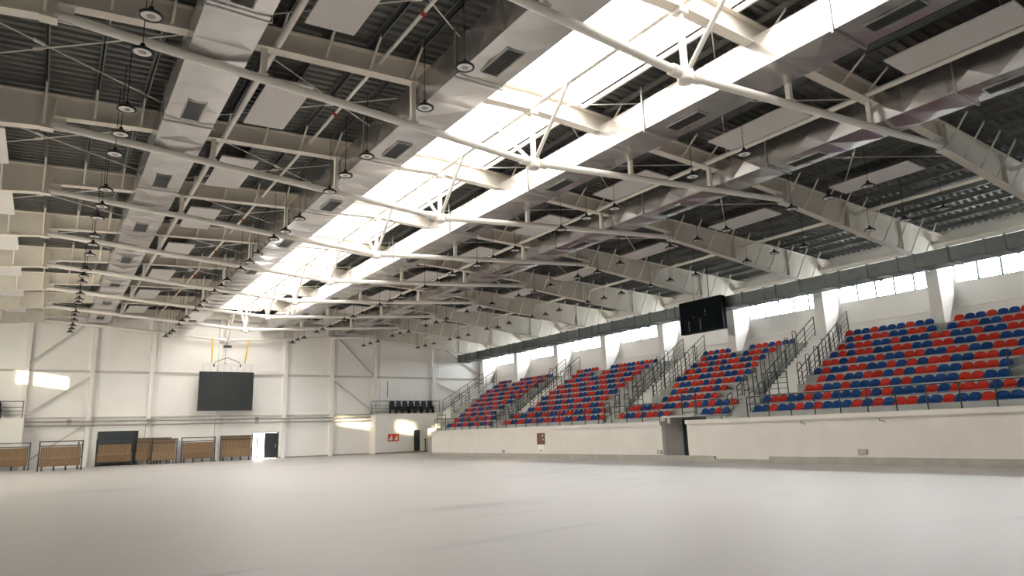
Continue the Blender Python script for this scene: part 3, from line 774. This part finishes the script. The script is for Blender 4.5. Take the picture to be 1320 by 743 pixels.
def far_seats():
    vb = MB(); rng = random.Random(3)
    def put(c, r, y):
        src = SM[c]; off = len(vb.v); ox, oz = RX(r), T(r)
        vb.v += [(p[0] + ox, p[1] + y, p[2] + oz) for p in src.v]
        vb.f += [tuple(i + off for i in f) for f in src.f]; vb.sm += src.sm; vb.m += [0 if c == 'R' else 1] * len(src.f)
    b3 = {1: (43.1, 32.2), 2: (43.4, 32.7), 3: (42.2, 34.1), 4: (42.1, 34.2), 5: (42.5, 34.2), 6: (42.5, 34.1), 7: (42.5, 34.1), 8: (42.5, 34.0), 9: (42.5, 34.0), 10: (42.8, 33.9)}
    b4 = {1: (51.9, 45.0), 2: (52.0, 45.4), 3: (52.3, 46.9), 4: (52.8, 46.8), 5: (53.1, 46.7), 6: (53.4, 46.6), 7: (53.9, 46.4), 8: (54.1, 46.3), 9: (54.1, 46.2), 10: (54.4, 46.0)}
    for blk, yc in ((b3, F(6)), (b4, F(8))):
        for r, (a, c) in blk.items():
            n = int((a - c) / .4475) + 1; prev = []
            for k in range(n):
                y = a - k * .4475
                if r >= 9 and abs(y - yc) < .45 + .25 * (r == 10): continue
                cc = rng.choice('RB')
                if len(prev) >= 2 and prev[-1] == prev[-2]: cc = 'B' if prev[-1] == 'R' else 'R'
                elif len(prev) >= 2 and rng.random() < .45: cc = prev[-1]
                prev.append(cc); put(cc, r, y)
    return vb
tag(far_seats().build('stadium_seats', [M['red'], M['blue']]), 'mass of red and blue seats in the two stand blocks towards the balcony', 'seats', kind='stuff')

# railings of the stand ------------------------------------------------
def front_rail(y0, y1, label):
    n = max(2, int(abs(y0 - y1) / 1.15) + 1)
    railing('guard_railing', label, [(15.9, y0, 1.45), (15.9, y1, 1.45)], (n,), (.92, 1.26), 1.26, 'front railings of the stand', r=.024)
front_rail(-3.0, 21.3, 'dark front railing below the large near stand block')
front_rail(22.85, 24.5, 'short dark front railing between near stair and passage')
front_rail(27.0, 30.85, 'dark front railing below the scoreboard block')
front_rail(32.0, 43.3, 'dark front railing below the third seating block')
front_rail(44.9, 53.0, 'dark front railing below the last seating block')
railing('guard_railing', 'small dark guard frame on top of the passage roof', [(13.2, 22.85, 1.94), (13.2, 22.0, 1.94)], (2,), (.15, .45, .8, 1.1), 1.1, 'small guard frames')
railing('guard_railing', 'small dark guard frame at the balcony end of the low wall', [(11.85, YW - .1, 1.71), (12.5, YW - .1, 1.71)], (2,), (.4, .62, .85, 1.12), 1.12, 'small guard frames')
def sloped(y, lab, x0=None, dz=0, rend=10):
    x0 = SFX(3) + 1.0 if x0 is None else x0
    xa, xb = x0, SFX(10) + .6
    za = T(3); zb = T(10) + .35
    railing('stair_railing', lab, [(xa, y, za), (xb, y, zb)], (6,), (.2, .45, .7, 1.05), 1.05, 'railings of the stand stairs', r=.026)
def hoops(y, lab, rows, side):
    for k, r in enumerate(rows):
        t = empty('hoop_barrier', (SFX(r) + .06, y, T(r)))
        h = 1.02; w = .34
        b = MB(); pts = [(0, 0, -.35), (0, 0, h - .08)] + [(w / 2 - w / 2 * math.cos(PI * q / 6), 0, h - .08 + .1 * math.sin(PI * q / 6)) for q in range(1, 6)] + [(w, 0, h - .08), (w, 0, 0)]
        b.path(pts, .022, 6); b.build('hoop', M['rail'], t)
        for z in (.3, .6): MB().tube((0, 0, z), (w, 0, z), .014, 5).build('cross_bar', M['rail'], t)
        tag(t, 'hoop barrier %s, %s up' % (lab, ORD[k + 1]), 'barrier', 'hoop barriers beside the stairs')
def landing_rail(y0, y1, lab):
    railing('guard_railing', lab, [(SFX(3) + .08, y0, T(3)), (SFX(3) + .08, y1, T(3))], (3,), (.25, .5, .75, 1.05), 1.05, 'landing railings on the stand')
def lower_rails(y0, y1, who):
    for y, nm in ((y0, 'near side'), (y1, 'far side')):
        for k, (x, z) in enumerate(((SFX(1) + .15, T(1) - .1), (SFX(2) + .2, T(2) - .05))):
            t = empty('hoop_barrier', (x, y, z)); h = 1.0; w = .4
            b = MB(); pts = [(0, 0, -.4), (0, 0, h - .08), (.06, 0, h), (w - .06, 0, h + .12), (w, 0, h + .06), (w, 0, -.1)]
            b.path(pts, .022, 6); b.build('hoop', M['rail'], t)
            for q in (.25, .5, .75): MB().tube((0, 0, q), (w, 0, q + .1), .014, 5).build('cross_bar', M['rail'], t)
            tag(t, 'dark hoop rail on the %s of lower steps, %s, %s step' % (nm, who, ('bottom', 'upper')[k]), 'barrier', 'hoop rails on the lower steps')
for ya, yb, l0, l1, who in ((20.3, 22.25, 21.45, 22.75, 'large near block'), (30.05, 31.85, 30.98, 31.87, 'scoreboard block'), (42.8, 44.6, 43.53, 44.62, 'third block')):
    sloped(ya, 'dark sloping railing on the near side of the stair beyond the %s' % who)
    sloped(yb, 'dark sloping railing on the far side of the stair beyond the %s' % who)
    hoops(ya - .12, 'on near side of the stair beyond the %s' % who, (4, 5, 6, 7, 8, 9), -1)
    hoops(yb + .55, 'on far side of the stair beyond the %s' % who, (3, 4, 5, 6, 7, 8, 9), 1)
    landing_rail(ya, l0 - .1, 'dark railing across the landing of the stair beyond the %s' % who)
    lower_rails(l0, l1, who)
for y, nm in ((54.95, 'near'), (56.85, 'far')):
    railing('stair_railing', 'dark sloping railing on the %s side of the balcony-end stair' % nm, [(18.7, y, 3.45), (23.1, y, 6.05)], (6,), (.2, .45, .7, 1.05), 1.05, 'railings of the stand stairs', r=.026)
hoops(54.9, 'beside the balcony-end stair', (4, 6, 8, 10), -1)
# end-of-row rail at the near end of the near block
railing('stair_railing', 'dark sloping handrail at the camera end of the near block', [(SFX(3) + .1, 11.05, T(3)), (SFX(5), 10.2, T(4))], (2,), (.3, .6, .9), .95, 'railings of the stand stairs')

# ledge, boards and small boxes
o = tag(MB().box(WX - .12, WX, YB, YE, 6.70, 6.78).build('trim_%d' % (tn + 1), M['wall']), 'thin white ledge on the wall above the top seat row', 'ledge', kind='structure')
o = tag(MB().box(FX - .025, FX, 31.38, 32.10, .73, 1.35).build('notice_board', M['brown']), 'brown notice board on the low white stand wall', 'notice board')
for y, z, w, h in ((31.55, 1.22, .09, .08), (31.5, 1.0, .08, .06)):
    MB().box(FX - .03, FX - .025, y - w / 2, y + w / 2, z - h / 2, z + h / 2).build('pinned_note', M['paper'], o)
o = tag(MB().box(FX - .012, FX, 31.42, 32.02, .33, .70).build('wall_notice', M['paper']), 'white paper notice below the brown notice board', 'notice')
MB().box(FX - .016, FX - .012, 31.6, 31.9, .36, .46).build('printed_mark', M['pipe'], o)
for y, z, w, lab in ((13.35, .42, .16, 'beside the near seats'), (22.75, .37, .14, 'at the passage corner'), (35.6, .36, .12, 'far along the wall')):
    o = MB().box(FX - .05, FX, y - w, y + w, z - .09, z + .09).build('socket_box', M['kerb'])
    tag(o, 'small grey socket box on the low stand wall, %s' % lab, 'socket', 'socket boxes on the low wall')
    MB().box(FX - .06, FX - .05, y - w * .7, y + w * .7, z - .05, z + .05).build('socket_lid', M['pipe'], o)
for y, lab in ((12.6, 'below the near seats'), (15.5, 'midway along the near block')):
    b = MB(); b.path([(FX - .07, y, 1.5), (FX - .03, y + .05, 1.44), (FX - .03, y - .1, 1.41), (FX - .03, y - .12, 1.36)], .012, 5)
    tag(b.build('cable_end', M['black']), 'loose dark cable end on the low stand wall, %s' % lab, 'cable', 'loose cable ends')

# ------------------------------------------------------------------ light: the sky outside and a low warm sun
w = bpy.data.worlds.new('overcast_sky'); SC.world = w; w.use_nodes = True
nt = w.node_tree; bg = nt.nodes['Background']
bg.inputs['Color'].default_value = (.93, .97, 1.0, 1); bg.inputs['Strength'].default_value = 1.0
tcw = nt.nodes.new('ShaderNodeTexCoord'); sx = nt.nodes.new('ShaderNodeSeparateXYZ'); rp = nt.nodes.new('ShaderNodeValToRGB')
nt.links.new(tcw.outputs['Generated'], sx.inputs[0])
mr = nt.nodes.new('ShaderNodeMapRange'); mr.inputs[1].default_value = -1; mr.inputs[2].default_value = 1
nt.links.new(sx.outputs['Z'], mr.inputs[0]); nt.links.new(mr.outputs[0], rp.inputs['Fac'])
e = rp.color_ramp.elements
e[0].position = .47; e[0].color = (.55, .56, .55, 1); e[1].position = .52; e[1].color = (.90, .97, 1.0, 1)
k = e.new(.8); k.color = (1.0, .965, .92, 1)
nt.links.new(rp.outputs['Color'], bg.inputs['Color'])
SKYS = 20.0
bg.inputs['Strength'].default_value = SKYS
def portal(name, loc, rot, sx_, sy_):
    l = bpy.data.lights.new(name, 'AREA'); l.shape = 'RECTANGLE'; l.size = sx_; l.size_y = sy_
    l.cycles.is_portal = True
    o = bpy.data.objects.new(name, l); COL.objects.link(o); o.location = loc; o.rotation_euler = rot
portal('skylight_portal', (0, (SY0 + SY1) / 2, zc + .6), (0, 0, 0), 2 * SKY, SY1 - SY0)
portal('window_portal', (-WX - .25, 26.0, 5.8), (0, -PI / 2, 0), 7.2, 64)
portal('window_portal', (WX + .02, (RW[0][0] + RW[-1][1]) / 2, (SZ0 + SZ1) / 2), (0, PI / 2, 0), SZ1 - SZ0, RW[-1][1] - RW[0][0])
sl = bpy.data.lights.new('low_sun', 'SUN'); sl.energy = 20.0; sl.color = (1.0, .80, .50); sl.angle = math.radians(.7)
so = bpy.data.objects.new('low_sun', sl); COL.objects.link(so)
so.rotation_euler = Vector((1, 1, -1.414 * .106)).to_track_quat('-Z', 'Y').to_euler()

# ------------------------------------------------------------------ camera
cam = bpy.data.cameras.new('camera'); cam.sensor_width = 36; cam.lens = 891.0 * 36 / 1320; cam.clip_end = 500
co = bpy.data.objects.new('camera', cam); COL.objects.link(co); SC.camera = co
r_ = Vector((.83302126, -.55238723, -.03072333)); u_ = Vector((-.08868773, -.18814722, .97812837)); f_ = Vector((.54608613, .81207695, .2057206))
m3 = Matrix((r_, u_, -f_)).transposed()
co.matrix_world = Matrix.Translation((-11.5107, 0, 1.3885)) @ m3.to_4x4()

SC.view_settings.view_transform = 'Standard'; SC.view_settings.look = 'None'
SC.view_settings.gamma = 1.0; SC.view_settings.use_curve_mapping = False
SC.view_settings.exposure = 0.62
SC.cycles.max_bounces = 10; SC.cycles.diffuse_bounces = 7; SC.cycles.glossy_bounces = 4; SC.cycles.transparent_max_bounces = 12
SC.cycles.sample_clamp_indirect = 6.0
